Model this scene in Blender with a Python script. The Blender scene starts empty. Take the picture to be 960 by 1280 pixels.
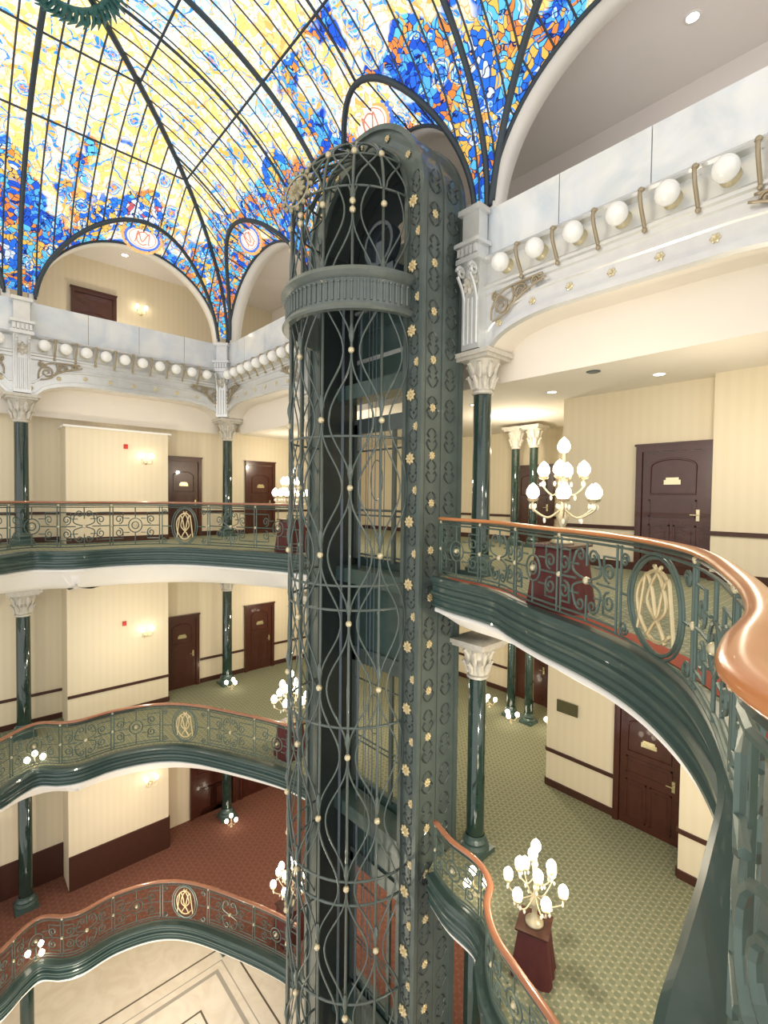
import bpy, math, random
from mathutils import Vector, Matrix
random.seed(7)
sc=bpy.context.scene
col=sc.collection
pi=math.pi
def V(a,b,z): return Vector((a,-b,z))
try: sc.view_settings.view_transform='Standard'
except Exception as e: print(e)
# ---------------------------------------------------------------- materials
def newmat(name):
    m=bpy.data.materials.new(name); m.use_nodes=True
    return m,m.node_tree.nodes,m.node_tree.links,m.node_tree.nodes['Principled BSDF']
def simple(name,c,rough=.5,metal=0.,emit=None,es=0.,coat=0.,noise=0.,nscale=8.,bump=0.):
    m,n,l,b=newmat(name)
    b.inputs['Base Color'].default_value=(*c,1)
    b.inputs['Roughness'].default_value=rough
    b.inputs['Metallic'].default_value=metal
    if coat: b.inputs['Coat Weight'].default_value=coat
    if emit:
        b.inputs['Emission Color'].default_value=(*emit,1); b.inputs['Emission Strength'].default_value=es
    tc=n.new('ShaderNodeTexCoord'); nz=n.new('ShaderNodeTexNoise'); nz.inputs['Scale'].default_value=nscale
    l.new(tc.outputs['Object'],nz.inputs['Vector'])
    if noise:
        mx=n.new('ShaderNodeMix'); mx.data_type='RGBA'; mx.blend_type='MIX'
        mx.inputs[6].default_value=(*[x*(1-noise) for x in c],1); mx.inputs[7].default_value=(*[min(1,x*(1+noise)) for x in c],1)
        l.new(nz.outputs['Fac'],mx.inputs[0]); l.new(mx.outputs[2],b.inputs['Base Color'])
    if bump:
        bp=n.new('ShaderNodeBump'); bp.inputs['Strength'].default_value=bump; bp.inputs['Distance'].default_value=.02
        l.new(nz.outputs['Fac'],bp.inputs['Height']); l.new(bp.outputs['Normal'],b.inputs['Normal'])
    return m
IRON=simple('green_iron_paint',(.050,.090,.082),.32,.05,coat=.4,noise=.15,nscale=5)
IRONL=simple('elevator_iron_paint',(.095,.125,.115),.34,.15,coat=.4,noise=.2,nscale=4)
IRONR=simple('verdigris_rail_iron',(.10,.145,.125),.38,.3,noise=.25,nscale=9)
DARK=simple('dark_shaft_panel',(.03,.042,.042),.45,.1,coat=.3,noise=.2,nscale=3)
STEEL=simple('blue_grey_steel',(.10,.13,.16),.35,.4,noise=.2)
COLM=simple('column_green_marble',(.012,.035,.028),.10,0,coat=.8,noise=.4,nscale=6)
BRASS=simple('antique_brass',(.70,.62,.42),.34,.5,noise=.15,nscale=20)
GOLD=simple('gold_leaf',(.72,.60,.36),.34,.5,noise=.12,nscale=15)
PLASTER=simple('cream_plaster',(.84,.78,.69),.8,noise=.02,nscale=3)
CEILM=simple('ceiling_plaster',(.84,.79,.70),.85,noise=.02,nscale=2)
TOPC=simple('pale_mauve_ceiling_plaster',(.80,.75,.72),.85,noise=.03,nscale=2)
WHITEP=simple('white_moulding_paint',(.86,.84,.80),.6,noise=.02,nscale=4)
SILVER=simple('silver_painted_metal',(.76,.77,.76),.26,.5,noise=.08,nscale=7,bump=.05)
CAPM=simple('weathered_capital',(.60,.57,.50),.5,.15,noise=.22,nscale=14,bump=.2)
WOODR=simple('polished_orange_handrail',(.58,.22,.075),.28,0,coat=.45,noise=.12,nscale=4)
WOODP=simple('brown_handrail',(.36,.15,.08),.2,0,coat=.6,noise=.2,nscale=5)
MAHOG=simple('mahogany',(.065,.018,.011),.26,0,coat=.4,noise=.3,nscale=6)
TRIMW=simple('dark_wood_trim',(.06,.022,.014),.4,0,noise=.2)
CLOTH=simple('burgundy_cloth',(.11,.022,.02),.75,0,noise=.25,nscale=7)
GLOBE=simple('opal_glass_globe',(.90,.90,.87),.12,0,emit=(1,.98,.92),es=.06,coat=.6)
BULB=simple('lit_bulb_glass',(1,.9,.7),.3,0,emit=(1,.88,.68),es=10)
SPOTM=simple('lit_downlight',(1,1,1),.3,0,emit=(1,.95,.9),es=14)
CRYST=simple('crystal',(.9,.85,.75),.08,0,emit=(1,.85,.6),es=.4)
REDM=simple('red_enamel',(.6,.03,.02),.4)
CHROME=simple('polished_plate',(.8,.7,.45),.2,.8)
VERD=simple('verdigris_ornament',(.04,.15,.15),.5,.3,noise=.4)
BRONZE=simple('bronze',(.40,.33,.22),.35,.5)
FRZ=simple('frieze_grey_iron',(.16,.19,.18),.35,.3,noise=.2)
def wallpaper():
    m,n,l,b=newmat('striped_wallpaper')
    g=n.new('ShaderNodeNewGeometry'); sp=n.new('ShaderNodeSeparateXYZ'); l.new(g.outputs['Position'],sp.inputs[0])
    ad=n.new('ShaderNodeMath'); ad.operation='ADD'; l.new(sp.outputs[0],ad.inputs[0]); l.new(sp.outputs[1],ad.inputs[1])
    mu=n.new('ShaderNodeMath'); mu.operation='MULTIPLY'; mu.inputs[1].default_value=2*pi/.16; l.new(ad.outputs[0],mu.inputs[0])
    si=n.new('ShaderNodeMath'); si.operation='SINE'; l.new(mu.outputs[0],si.inputs[0])
    mr=n.new('ShaderNodeMapRange'); mr.inputs[1].default_value=-.5; mr.inputs[2].default_value=.5; l.new(si.outputs[0],mr.inputs[0])
    mx=n.new('ShaderNodeMix'); mx.data_type='RGBA'; mx.inputs[6].default_value=(.775,.680,.495,1); mx.inputs[7].default_value=(.79,.70,.52,1)
    l.new(mr.outputs[0],mx.inputs[0]); l.new(mx.outputs[2],b.inputs['Base Color']); b.inputs['Roughness'].default_value=.6
    return m
WALLP=wallpaper()
def carpet(name,c1,c2,c3,s):
    m,n,l,b=newmat(name)
    g=n.new('ShaderNodeNewGeometry'); mp=n.new('ShaderNodeMapping'); mp.inputs['Rotation'].default_value=(0,0,pi/4); mp.inputs['Scale'].default_value=(s,s,s)
    l.new(g.outputs['Position'],mp.inputs[0])
    ch=n.new('ShaderNodeTexChecker'); ch.inputs['Scale'].default_value=1; ch.inputs[1].default_value=(*c1,1); ch.inputs[2].default_value=(*c2,1)
    l.new(mp.outputs[0],ch.inputs[0])
    vo=n.new('ShaderNodeTexVoronoi'); vo.inputs['Scale'].default_value=1.0; vo.inputs['Randomness'].default_value=0; l.new(mp.outputs[0],vo.inputs['Vector'])
    lt=n.new('ShaderNodeMath'); lt.operation='LESS_THAN'; lt.inputs[1].default_value=.22; l.new(vo.outputs['Distance'],lt.inputs[0])
    mx=n.new('ShaderNodeMix'); mx.data_type='RGBA'; mx.inputs[7].default_value=(*c3,1)
    l.new(lt.outputs[0],mx.inputs[0]); l.new(ch.outputs[0],mx.inputs[6]); l.new(mx.outputs[2],b.inputs['Base Color']); b.inputs['Roughness'].default_value=.9
    return m
CARG=carpet('green_patterned_carpet',(.17,.19,.12),(.23,.24,.155),(.36,.34,.23),13)
CARR=carpet('red_carpet',(.155,.058,.037),(.175,.068,.045),(.21,.095,.06),8)
REDC=simple('red_carpet_border',(.30,.06,.03),.9)
def marble():
    m,n,l,b=newmat('cream_marble')
    g=n.new('ShaderNodeNewGeometry'); nz=n.new('ShaderNodeTexNoise'); nz.inputs['Scale'].default_value=1.5; nz.inputs['Detail'].default_value=8; nz.inputs['Distortion'].default_value=1.5
    l.new(g.outputs['Position'],nz.inputs['Vector'])
    cr=n.new('ShaderNodeValToRGB'); cr.color_ramp.elements[0].color=(.80,.74,.65,1); cr.color_ramp.elements[1].color=(.88,.83,.75,1)
    cr.color_ramp.elements[0].position=.35; cr.color_ramp.elements[1].position=.6
    l.new(nz.outputs['Fac'],cr.inputs[0]); l.new(cr.outputs[0],b.inputs['Base Color']); b.inputs['Roughness'].default_value=.2
    return m
MARB=marble()
def panelglass():
    m,n,l,b=newmat('frosted_white_panel')
    g=n.new('ShaderNodeNewGeometry'); nz=n.new('ShaderNodeTexNoise'); nz.inputs['Scale'].default_value=1.6; nz.inputs['Detail'].default_value=4; nz.inputs['Distortion'].default_value=.6
    l.new(g.outputs['Position'],nz.inputs['Vector'])
    cr=n.new('ShaderNodeValToRGB'); cr.color_ramp.elements[0].color=(.64,.71,.78,1); cr.color_ramp.elements[1].color=(.86,.88,.89,1)
    cr.color_ramp.elements[0].position=.3; cr.color_ramp.elements[1].position=.65
    l.new(nz.outputs['Fac'],cr.inputs[0]); l.new(cr.outputs[0],b.inputs['Base Color']); b.inputs['Roughness'].default_value=.1; b.inputs['Coat Weight'].default_value=.6
    return m
PANEL=panelglass()
def stained():
    m=bpy.data.materials.new('stained_glass'); m.use_nodes=True
    n=m.node_tree.nodes; l=m.node_tree.links; n.clear()
    out=n.new('ShaderNodeOutputMaterial'); em=n.new('ShaderNodeEmission'); l.new(em.outputs[0],out.inputs[0])
    g=n.new('ShaderNodeNewGeometry')
    def math_(op,a,b=None,c=None):
        x=n.new('ShaderNodeMath'); x.operation=op
        for i,v in enumerate((a,b,c)):
            if v is None: continue
            if isinstance(v,(int,float)): x.inputs[i].default_value=v
            else: l.new(v,x.inputs[i])
        return x.outputs[0]
    def mr(v,a,b,c=0.,d=1.):
        x=n.new('ShaderNodeMapRange'); x.inputs[1].default_value=a; x.inputs[2].default_value=b; x.inputs[3].default_value=c; x.inputs[4].default_value=d; l.new(v,x.inputs[0]); return x.outputs[0]
    def mix(f,a,b):
        x=n.new('ShaderNodeMix'); x.data_type='RGBA'; l.new(f,x.inputs[0])
        for i,v in ((6,a),(7,b)):
            if isinstance(v,tuple): x.inputs[i].default_value=(*v,1)
            else: l.new(v,x.inputs[i])
        return x.outputs[2]
    def ramp(cols,src):
        r=n.new('ShaderNodeValToRGB'); r.color_ramp.interpolation='CONSTANT'; e=r.color_ramp.elements
        for i,c in enumerate(cols):
            if i<2: x=e[i]; x.position=i/len(cols)
            else: x=e.new(i/len(cols))
            x.color=(*c,1)
        l.new(src,r.inputs[0]); return r.outputs[0]
    def noise(s,d,src):
        x=n.new('ShaderNodeTexNoise'); x.inputs['Scale'].default_value=s; x.inputs['Detail'].default_value=d; l.new(src,x.inputs['Vector']); return x
    wn=noise(3.0,2,g.outputs['Position'])
    wa=n.new('ShaderNodeVectorMath'); wa.operation='MULTIPLY_ADD'; l.new(wn.outputs['Color'],wa.inputs[0]); wa.inputs[1].default_value=(.30,.30,.30); l.new(g.outputs['Position'],wa.inputs[2])
    P=wa.outputs[0]
    def vor(s,feat='F1',src=P):
        v=n.new('ShaderNodeTexVoronoi'); v.feature=feat; v.inputs['Scale'].default_value=s; l.new(src,v.inputs['Vector']); return v
    cell=vor(10.0); edge=vor(10.0,'DISTANCE_TO_EDGE'); big=vor(2.0); sml=vor(4.2)
    rc=n.new('ShaderNodeSeparateColor'); l.new(cell.outputs['Color'],rc.inputs[0])
    rb=n.new('ShaderNodeSeparateColor'); l.new(big.outputs['Color'],rb.inputs[0])
    rs=n.new('ShaderNodeSeparateColor'); l.new(sml.outputs['Color'],rs.inputs[0])
    n1=noise(.75,1.5,cell.outputs['Position']); n2=noise(.9,2,P)
    sp=n.new('ShaderNodeSeparateXYZ'); l.new(g.outputs['Position'],sp.inputs[0])
    v1=math_('MULTIPLY_ADD',rc.outputs[0],.22,math_('MULTIPLY_ADD',mr(n1.outputs['Fac'],.3,.7),.78,0.))
    pale=ramp([(.30,.62,1),(.60,.86,1),(.85,.97,1),(1,1,.94),(1,.90,.48),(1,.80,.22),(1,.93,.62),(1,1,1),(1,.74,.28),(1,.52,.14)],v1)
    deep=ramp([(.02,.06,.55),(.04,.18,.85),(.12,.50,1),(.03,.12,.70),(.90,.30,.07),(.15,.62,.95),(1,.60,.12),(.04,.20,.86),(.80,.88,1),(.60,.12,.14)],v1)
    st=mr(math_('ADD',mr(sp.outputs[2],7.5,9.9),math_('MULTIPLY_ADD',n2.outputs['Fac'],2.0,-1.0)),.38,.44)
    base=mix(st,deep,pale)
    Ds=sml.outputs['Distance']
    fs=ramp([(1,.80,.2),(1,.55,.1),(.10,.35,1),(.30,.70,1),(.85,.95,1)],mr(Ds,0,.30))
    ms=math_('MULTIPLY',math_('GREATER_THAN',rs.outputs[0],mr(sp.outputs[2],7.2,9.9,.45,.74)),math_('LESS_THAN',Ds,.27))
    b1=mix(ms,base,fs)
    D=big.outputs['Distance']
    fl=ramp([(1,.85,.25),(1,.45,.08),(.95,.22,.1),(.12,.36,1),(.05,.18,.85),(.15,.60,1),(.75,.90,1),(.08,.30,.9),(1,.70,.20),(1,1,1)],mr(math_('MULTIPLY_ADD',rc.outputs[1],.06,D),.0,.44))
    thr=mr(sp.outputs[2],7.2,9.9,.35,.80)
    msk=math_('MULTIPLY',math_('GREATER_THAN',rb.outputs[0],thr),math_('LESS_THAN',D,.38))
    c1=mix(msk,b1,fl)
    n3=noise(1.1,0,P)
    bd=math_('LESS_THAN',math_('ABSOLUTE',math_('SUBTRACT',n3.outputs['Fac'],.5)),.014)
    n4=noise(1.5,0,P)
    bd2=math_('LESS_THAN',math_('ABSOLUTE',math_('SUBTRACT',n4.outputs['Fac'],.44)),.010)
    c2=mix(bd2,mix(bd,c1,mix(math_('GREATER_THAN',rc.outputs[2],.5),(1,.50,.10),(.10,.40,.95))),(.05,.30,.85))
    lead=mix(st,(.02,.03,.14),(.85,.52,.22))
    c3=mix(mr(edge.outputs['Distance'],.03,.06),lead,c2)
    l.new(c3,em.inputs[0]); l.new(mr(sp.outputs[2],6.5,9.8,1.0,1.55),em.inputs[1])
    return m
STAIN=stained()
MEDW=simple('medallion_white_glass',(.9,.9,.85),.3,0,emit=(1,.88,.74),es=.7)
MEDR=simple('medallion_red_glass',(.5,.15,.12),.3,0,emit=(.85,.36,.26),es=.5)
MEDB=simple('medallion_blue_glass',(.05,.1,.6),.3,0,emit=(.10,.28,.90),es=.7)
MEDO=simple('medallion_orange_glass',(.7,.3,.1),.3,0,emit=(1,.52,.18),es=.8)
# ---------------------------------------------------------------- mesh builder
class MB:
    def __init__(s): s.v=[]; s.f=[]
    def add(s,vs,fs):
        o=len(s.v); s.v+= [tuple(x) for x in vs]; s.f+=[tuple(o+i for i in f) for f in fs]
    def box(s,x0,x1,y0,y1,z0,z1,M=None):
        vs=[Vector((x,y,z)) for z in (z0,z1) for y in (y0,y1) for x in (x0,x1)]
        if M: vs=[M@v for v in vs]
        s.add(vs,[(0,2,3,1),(4,5,7,6),(0,1,5,4),(2,6,7,3),(0,4,6,2),(1,3,7,5)])
    def abox(s,a0,a1,b0,b1,z0,z1): s.box(a0,a1,-b1,-b0,z0,z1)
    def tube(s,pts,r,n=6,closed=False,sx=1.,sz=1.):
        pts=[Vector(p) for p in pts]; m=len(pts)
        if m<2: return
        T=[]
        for i in range(m):
            if closed: t=pts[(i+1)%m]-pts[i-1]
            else: t=pts[min(i+1,m-1)]-pts[max(i-1,0)]
            if t.length<1e-9: t=Vector((0,0,1))
            T.append(t.normalized())
        up=Vector((0,0,1)) if abs(T[0].z)<.9 else Vector((1,0,0))
        N=(up-T[0]*up.dot(T[0])).normalized()
        vs=[]
        for i in range(m):
            N=(N-T[i]*N.dot(T[i]))
            if N.length<1e-6: N=T[i].orthogonal()
            N.normalize(); B=T[i].cross(N)
            rr=r[i] if isinstance(r,(list,tuple)) else r
            for k in range(n):
                a=2*pi*k/n
                vs.append(pts[i]+N*(math.cos(a)*rr*sz)+B*(math.sin(a)*rr*sx))
        fs=[]
        for i in range(m if closed else m-1):
            j=(i+1)%m
            for k in range(n):
                q=(k+1)%n
                fs.append((i*n+k,i*n+q,j*n+q,j*n+k))
        if not closed:
            fs.append(tuple(range(n))[::-1]); fs.append(tuple((m-1)*n+k for k in range(n)))
        s.add(vs,fs)
    def lathe(s,prof,c=(0,0,0),n=16,M=None,a0=0,a1=2*pi):
        full=abs(a1-a0-2*pi)<1e-6; cnt=n if full else n+1
        c=Vector(c); vs=[]
        for i in range(cnt):
            a=a0+(a1-a0)*i/n
            for r,z in prof:
                p=Vector((r*math.cos(a),r*math.sin(a),z))
                if M: p=M@p
                vs.append(c+p)
        m=len(prof); fs=[]
        for i in range(n):
            j=(i+1)%cnt
            for k in range(m-1): fs.append((i*m+k,j*m+k,j*m+k+1,i*m+k+1))
        s.add(vs,fs)
    def sphere(s,c,r,nu=10,nv=6,sz=1.):
        s.lathe([(max(1e-4,r*math.sin(pi*k/nv)),-r*sz*math.cos(pi*k/nv)) for k in range(nv+1)],c,nu)
    def strip(s,rows):
        n=len(rows[0]); vs=[p for r in rows for p in r]
        fs=[(i*n+k,i*n+k+1,(i+1)*n+k+1,(i+1)*n+k) for i in range(len(rows)-1) for k in range(n-1)]
        s.add(vs,fs)
    def rosette(s,c,nrm,r,pet=8):
        nrm=Vector(nrm).normalized(); M=nrm.to_track_quat('Z','Y').to_matrix()
        c=Vector(c); vs=[c+nrm*r*.45]; k2=pet*6
        for ring,(rad,h) in enumerate(((.22,.42),(.30,.12),(.62,.34),(1,.06),(1,-.1))):
            for k in range(k2):
                a=2*pi*k/k2; w=.5+.5*math.cos(a*pet)
                q=1 if ring<2 else (1-.30*(1-w)*(1 if ring>2 else .35)); hh=h*(.55+.45*w) if ring==2 else h
                vs.append(c+M@Vector((math.cos(a)*rad*r*q,math.sin(a)*rad*r*q,hh*r)))
        fs=[(0,1+k,1+(k+1)%k2) for k in range(k2)]
        for t in range(4):
            o=1+t*k2
            fs+=[(o+k,o+k2+k,o+k2+(k+1)%k2,o+(k+1)%k2) for k in range(k2)]
        s.add(vs,fs)
def mk(name,mb,mat,smooth=False,**props):
    me=bpy.data.meshes.new(name); me.from_pydata(mb.v,[],mb.f); me.validate(); me.update(); me.materials.append(mat)
    if smooth:
        for p in me.polygons: p.use_smooth=True
    o=bpy.data.objects.new(name,me); col.objects.link(o)
    for k,v in props.items(): o[k]=v
    return o
def local(name,mb,mat,parent,smooth=False,**props):
    o=mk(name,mb,mat,smooth,**props)
    if parent is not None: o.parent=parent
    return o
def inst(src,parent,loc,rot=(0,0,0),s=1.):
    o=bpy.data.objects.new(src.name.split('.')[0],src.data); col.objects.link(o); o.parent=parent; o.location=loc; o.rotation_euler=rot; o.scale=(s,)*3; return o
def empty(name,loc,label,category,**props):
    o=bpy.data.objects.new(name,None); o.empty_display_size=.1; col.objects.link(o); o.location=loc
    o['label']=label; o['category']=category
    for k,v in props.items(): o[k]=v
    return o
def dup(th,loc,rotz=0.,label=None,scale=None):
    def cp(o,par):
        q=o.copy(); col.objects.link(q)
        if par is not None: q.parent=par
        for ch in o.children: cp(ch,q)
        return q
    t=cp(th,None); t.location=loc; t.rotation_euler=(0,0,rotz)
    if label: t['label']=label
    if scale: t.scale=(scale,)*3
    return t
# ---------------------------------------------------------------- paths
def catmull(P,sub=8):
    out=[]; n=len(P)
    for i in range(n-1):
        p0=P[max(i-1,0)];p1=P[i];p2=P[i+1];p3=P[min(i+2,n-1)]
        for k in range(sub):
            t=k/sub
            out.append(tuple(.5*((2*p1[j])+(-p0[j]+p2[j])*t+(2*p0[j]-5*p1[j]+4*p2[j]-p3[j])*t*t+(-p0[j]+3*p1[j]-3*p2[j]+p3[j])*t**3) for j in range(len(p1))))
    out.append(tuple(P[-1])); return out
class Path:
    def __init__(s,P,sub=8,raw=False):
        s.p=P if raw else catmull(P,sub); s.s=[0]
        for i in range(1,len(s.p)): s.s.append(s.s[-1]+math.dist(s.p[i],s.p[i-1]))
        s.L=s.s[-1]
    def at(s,t):
        t=min(max(t,0),s.L-1e-6); lo,hi=0,len(s.s)-1
        while hi-lo>1:
            m=(lo+hi)//2
            if s.s[m]<=t: lo=m
            else: hi=m
        u=(t-s.s[lo])/max(1e-9,s.s[hi]-s.s[lo]); a,b=s.p[lo],s.p[hi]
        return (a[0]+(b[0]-a[0])*u,a[1]+(b[1]-a[1])*u)
    def near(s,p):
        i=min(range(len(s.p)),key=lambda k: math.dist(s.p[k],p)); return s.s[i]
    def nrm(s,i):
        a=s.p[max(i-1,0)]; b=s.p[min(i+1,len(s.p)-1)]
        ta,tb=b[0]-a[0],b[1]-a[1]; L=math.hypot(ta,tb) or 1
        return (-tb/L,ta/L)
    def offset(s,d): return [(p[0]+s.nrm(i)[0]*d,p[1]+s.nrm(i)[1]*d) for i,p in enumerate(s.p)]
F3,F2,F1,F0,F4=0.,-4.69,-8.99,-13.3,4.69
LEFT=[(3.6,8.6),(3.1,7.3),(2.72,6.4),(2.52,5.85),(2.2,5.45),(2.08,5.15),(2.36,4.82),(2.50,4.45),(2.46,3.75),(2.72,2.95),(3.32,2.34),(4.5,1.70),(5.5,1.26),(6.2,1.08)]
TAIL=[(14.16,4.12),(14.25,4.67),(14.30,5.08),(14.33,5.35),(14.40,5.65),(14.56,5.93),(14.9,6.15),(15.8,6.3)]
RIGHT=[(9.6,1.0),(10.05,1.12),(10.5,1.18),(10.95,1.3),(11.35,1.55),(11.9,1.85),(12.58,2.17),(13.15,2.55),(13.63,3.06),(13.96,3.6)]+TAIL
RAILR=[(9.62,.92),(10.05,1.05),(10.5,1.11),(10.95,1.23),(11.35,1.48),(11.9,1.78),(12.58,2.10),(13.15,2.5),(13.62,3.02),(13.9,3.54),(14.1,4.05),(14.27,4.54),(14.372,4.96),(14.408,5.35),(14.49,5.62),(14.80,5.93),(15.2,6.12)]
RIGHT2=[(9.6,1.0),(10.1,1.16),(10.6,1.20),(10.93,1.38),(11.1,1.68),(11.42,1.97),(11.85,2.15),(12.4,2.35),(13.05,2.66),(13.6,3.1),(13.96,3.6)]+TAIL
PL=Path(LEFT); PR=Path(RIGHT); PRR=Path(RAILR); PR2=Path(RIGHT2)
CEN=(8.,5.5)
def outer(p,R=(-5,24,-9,14)):
    dx,dy=p[0]-CEN[0],p[1]-CEN[1]; t=1e9
    if dx>0: t=min(t,(R[1]-CEN[0])/dx)
    if dx<0: t=min(t,(R[0]-CEN[0])/dx)
    if dy>0: t=min(t,(R[3]-CEN[1])/dy)
    if dy<0: t=min(t,(R[2]-CEN[1])/dy)
    return (CEN[0]+dx*t,CEN[1]+dy*t)
def floor_ring(name,z,mat,label,pr):
    pts=PL.p+[(6.3,1.0),(6.4,.12),(9.2,.12),(9.5,.9)]+pr.p
    mb=MB(); mb.strip([[V(p[0],p[1],z),V(*outer(p),z)] for p in pts])
    return mk(name,mb,mat,kind='structure',label=label)
floor_ring('floor',F3,CARG,'green patterned carpet of the upper gallery',PR)
floor_ring('floor',F2,CARG,'green patterned carpet of the middle gallery',PR2)
floor_ring('floor',F1,CARR,'red-brown carpet of the lower gallery',PR2)
g=MB(); g.abox(-5,24,-9,14,F0-.1,F0); mk('floor',g,MARB,kind='structure',label='cream marble lobby floor')
GREYI=simple('grey_inlay',(.42,.40,.37),.3); DKI=simple('dark_inlay',(.13,.11,.09),.3)
for i,(d,w) in enumerate(((-.15,.05),(.28,.03),(.5,.11),(1.35,.05),(1.6,.03),(2.5,.05))):
    mb=MB(); a1,b1=14.5-d,10.4-d
    mb.abox(d,a1,d,d+w,F0,F0+.004); mb.abox(d,d+w,d+w,b1,F0,F0+.004); mb.abox(a1-w,a1,d+w,b1,F0,F0+.004); mb.abox(d+w,a1-w,b1-w,b1,F0,F0+.004)
    mk('trim_%d'%(20+i),mb,GREYI if i in(1,2,4) else DKI,kind='structure',label='inlaid border line in the lobby floor')
def sweep(path,prof,z0,mb):
    rows=[]
    for i,p in enumerate(path.p):
        n=path.nrm(i); rows.append([V(p[0]+n[0]*o,p[1]+n[1]*o,z0+z) for o,z in prof])
    mb.strip(rows)
FPROF=[(-.14,.04),(-.07,.04),(-.07,.06),(.05,.06),(.075,.03),(.06,-.01),(.02,-.03),(.02,-.06),(.035,-.075),(.02,-.09),(.015,-.15),(.05,-.17),(.05,-.20),(.01,-.225),(.0,-.27),(.015,-.285),(.0,-.30),(-.005,-.35),(.02,-.37),(.02,-.395),(-.02,-.41),(-.05,-.43)]
SPROF=[(-.05,-.43),(-.03,-.44),(-.03,-.49),(-.10,-.52),(-.25,-.60),(-.5,-.76),(-.95,-.92),(-1.3,-1.0),(-1.8,-1.0)]
k=1
for z in (F3,F2,F1):
    for pth,sc_ in ((PL,.82),(PR if z==F3 else PR2,1.)):
        mb=MB(); sweep(pth,[(o,zz*sc_) for o,zz in FPROF],z,mb); mk('trim_%d'%k,mb,IRON,kind='structure',label='dark green moulded edge of the curved balcony'); k+=1
        mb=MB(); sweep(pth,[(o,zz*sc_ if zz>-.7 else zz) for o,zz in SPROF],z,mb); mk('trim_%d'%k,mb,WHITEP,kind='structure',smooth=True,label='white coved underside of the curved balcony'); k+=1
mb=MB(); sweep(PR,[(-.22,.008),(-.44,.008)],F3,mb); mk('trim_%d'%k,mb,REDC,kind='structure',label='red carpet border along the balcony edge'); k+=1
for z in (F3,F2,F1):
    mb=MB(); mb.abox(6.3,9.6,.05,.16,z-.46,z+.03); mk('trim_%d'%k,mb,IRON,kind='structure',label='dark green sill of the elevator landing'); k+=1
def ceil(z,label,pr):
    pts=[(p[0],p[1]) for p in PL.offset(-1.2)]+[(6.4,-.2),(9.6,-.2)]+[(p[0],p[1]) for p in pr.offset(-1.2)]
    mb=MB(); mb.strip([[V(p[0],p[1],z),V(*outer(p),z)] for p in pts]); mk('ceiling',mb,CEILM,kind='structure',label=label)
ceil(F3-.98,'cream plaster ceiling of the middle gallery',PR); ceil(F2-.98,'cream plaster ceiling of the lower gallery',PR2); ceil(F1-.98,'cream plaster ceiling over the lobby',PR2)
mb=MB(); mb.abox(-5,24,-9,-.36,3.28,4.6); mk('ceiling',mb,CEILM,kind='structure',label='cream ceiling of the upper gallery side wing')
mb=MB(); mb.abox(-5,-.36,-.36,14,3.75,4.6); mk('ceiling',mb,CEILM,kind='structure',label='cream ceiling of the upper gallery end wing')
mb=MB(); mb.abox(-5,24,-9,-.05,8.25,8.4); mb.abox(-5,-.05,-.05,14,8.25,8.4); mk('ceiling',mb,TOPC,kind='structure',label='pale mauve-grey ceiling of the top gallery')
mb=MB(); mb.abox(-5,24,-9,-.05,4.6,4.69); mb.abox(-5,-.05,-.05,14,4.6,4.69); mk('floor',mb,CARG,kind='structure',label='carpeted floor of the top gallery')
LV=[(F3,3.78),(F2,-.98),(F1,F2-.98)]
wl=MB(); wr=MB(); wb=MB()
for z,t in LV:
    wl.abox(-.8,-.6,-9,14,z,t)
    wl.abox(-.6,.18,1.85,4.32,z,(z+2.95 if z==F3 else t))
    tr=3.3 if z==F3 else t
    x0=9.72 if z==F3 else 9.5
    wr.abox(x0,16,-3.0,-2.7,z,tr)
    wr.abox(x0,x0+.2,-8,-3.0,z,tr)
    wr.abox(12.38 if z==F3 else 12.2,16,-2.7,-2.45 if z==F3 else -1.95,z,tr)
    wb.abox(-.6,x0,-8.2,-6.2,z,tr)
mk('wall_left',wl,WALLP,kind='structure',label='cream striped end wall with projecting bay')
mk('wall_right',wr,WALLP,kind='structure',label='cream striped side wall with projecting bay')
mk('wall_back',wb,WALLP,kind='structure',label='cream striped wall at the back of the elevator lobby')
mb=MB(); mb.abox(-2.4,-2.2,-9,14,4.69,8.3); mk('wall_left_top',mb,WALLP,kind='structure',label='cream wall of the top gallery')
mb=MB(); mb.abox(-2.2,20,-3.2,-3.0,4.69,8.3); mb.abox(-2.2,20,-3.0,-2.75,7.55,8.25); mk('wall_right_top',mb,TOPC,kind='structure',label='plain pale wall of the top gallery')
mb=MB(); mb.abox(-2.8,-2.6,-9,14,F0,F1-.98); mb.abox(-2.6,20,-6.2,-6,F0,F1-.98); mk('wall_lobby',mb,WALLP,kind='structure',label='cream lobby wall')
mb=MB(); mb.abox(-.6,.24,1.78,4.38,2.95,3.0); mk('trim_%d'%k,mb,WHITEP,kind='structure',label='thin cornice on the projecting bay'); k+=1
ch=MB(); bs=MB()
def railrun(mb,z0,z1,lvl,t=.03):
    z=lvl
    for b0,b1 in ((4.32,9),(1.7,1.85),(-.85,.63),(-6.2,-1.98)):
        mb.abox(-.6,-.6+t,b0,b1,z+z0,z+z1)
    mb.abox(.18,.18+t,1.85,4.32,z+z0,z+z1); mb.abox(-.6,.18,1.85-t,1.85,z+z0,z+z1)
    x0=9.72 if z==F3 else 9.5
    if z==F3: segs=((x0,11.15),(12.33,12.38)); xb,bb=12.38,-2.45
    else: segs=((x0,10.92),(12.08,12.2)); xb,bb=12.2,-1.95
    for s0,s1 in segs: mb.abox(s0,s1,-2.7,-2.7+t,z+z0,z+z1)
    mb.abox(xb,16,bb,bb+t,z+z0,z+z1); mb.abox(xb-t,xb,-2.7,bb,z+z0,z+z1)
    mb.abox(x0-t,x0,-6.2,-2.7,z+z0,z+z1); mb.abox(-.6,x0,-6.2,-6.2+t,z+z0,z+z1)
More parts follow.
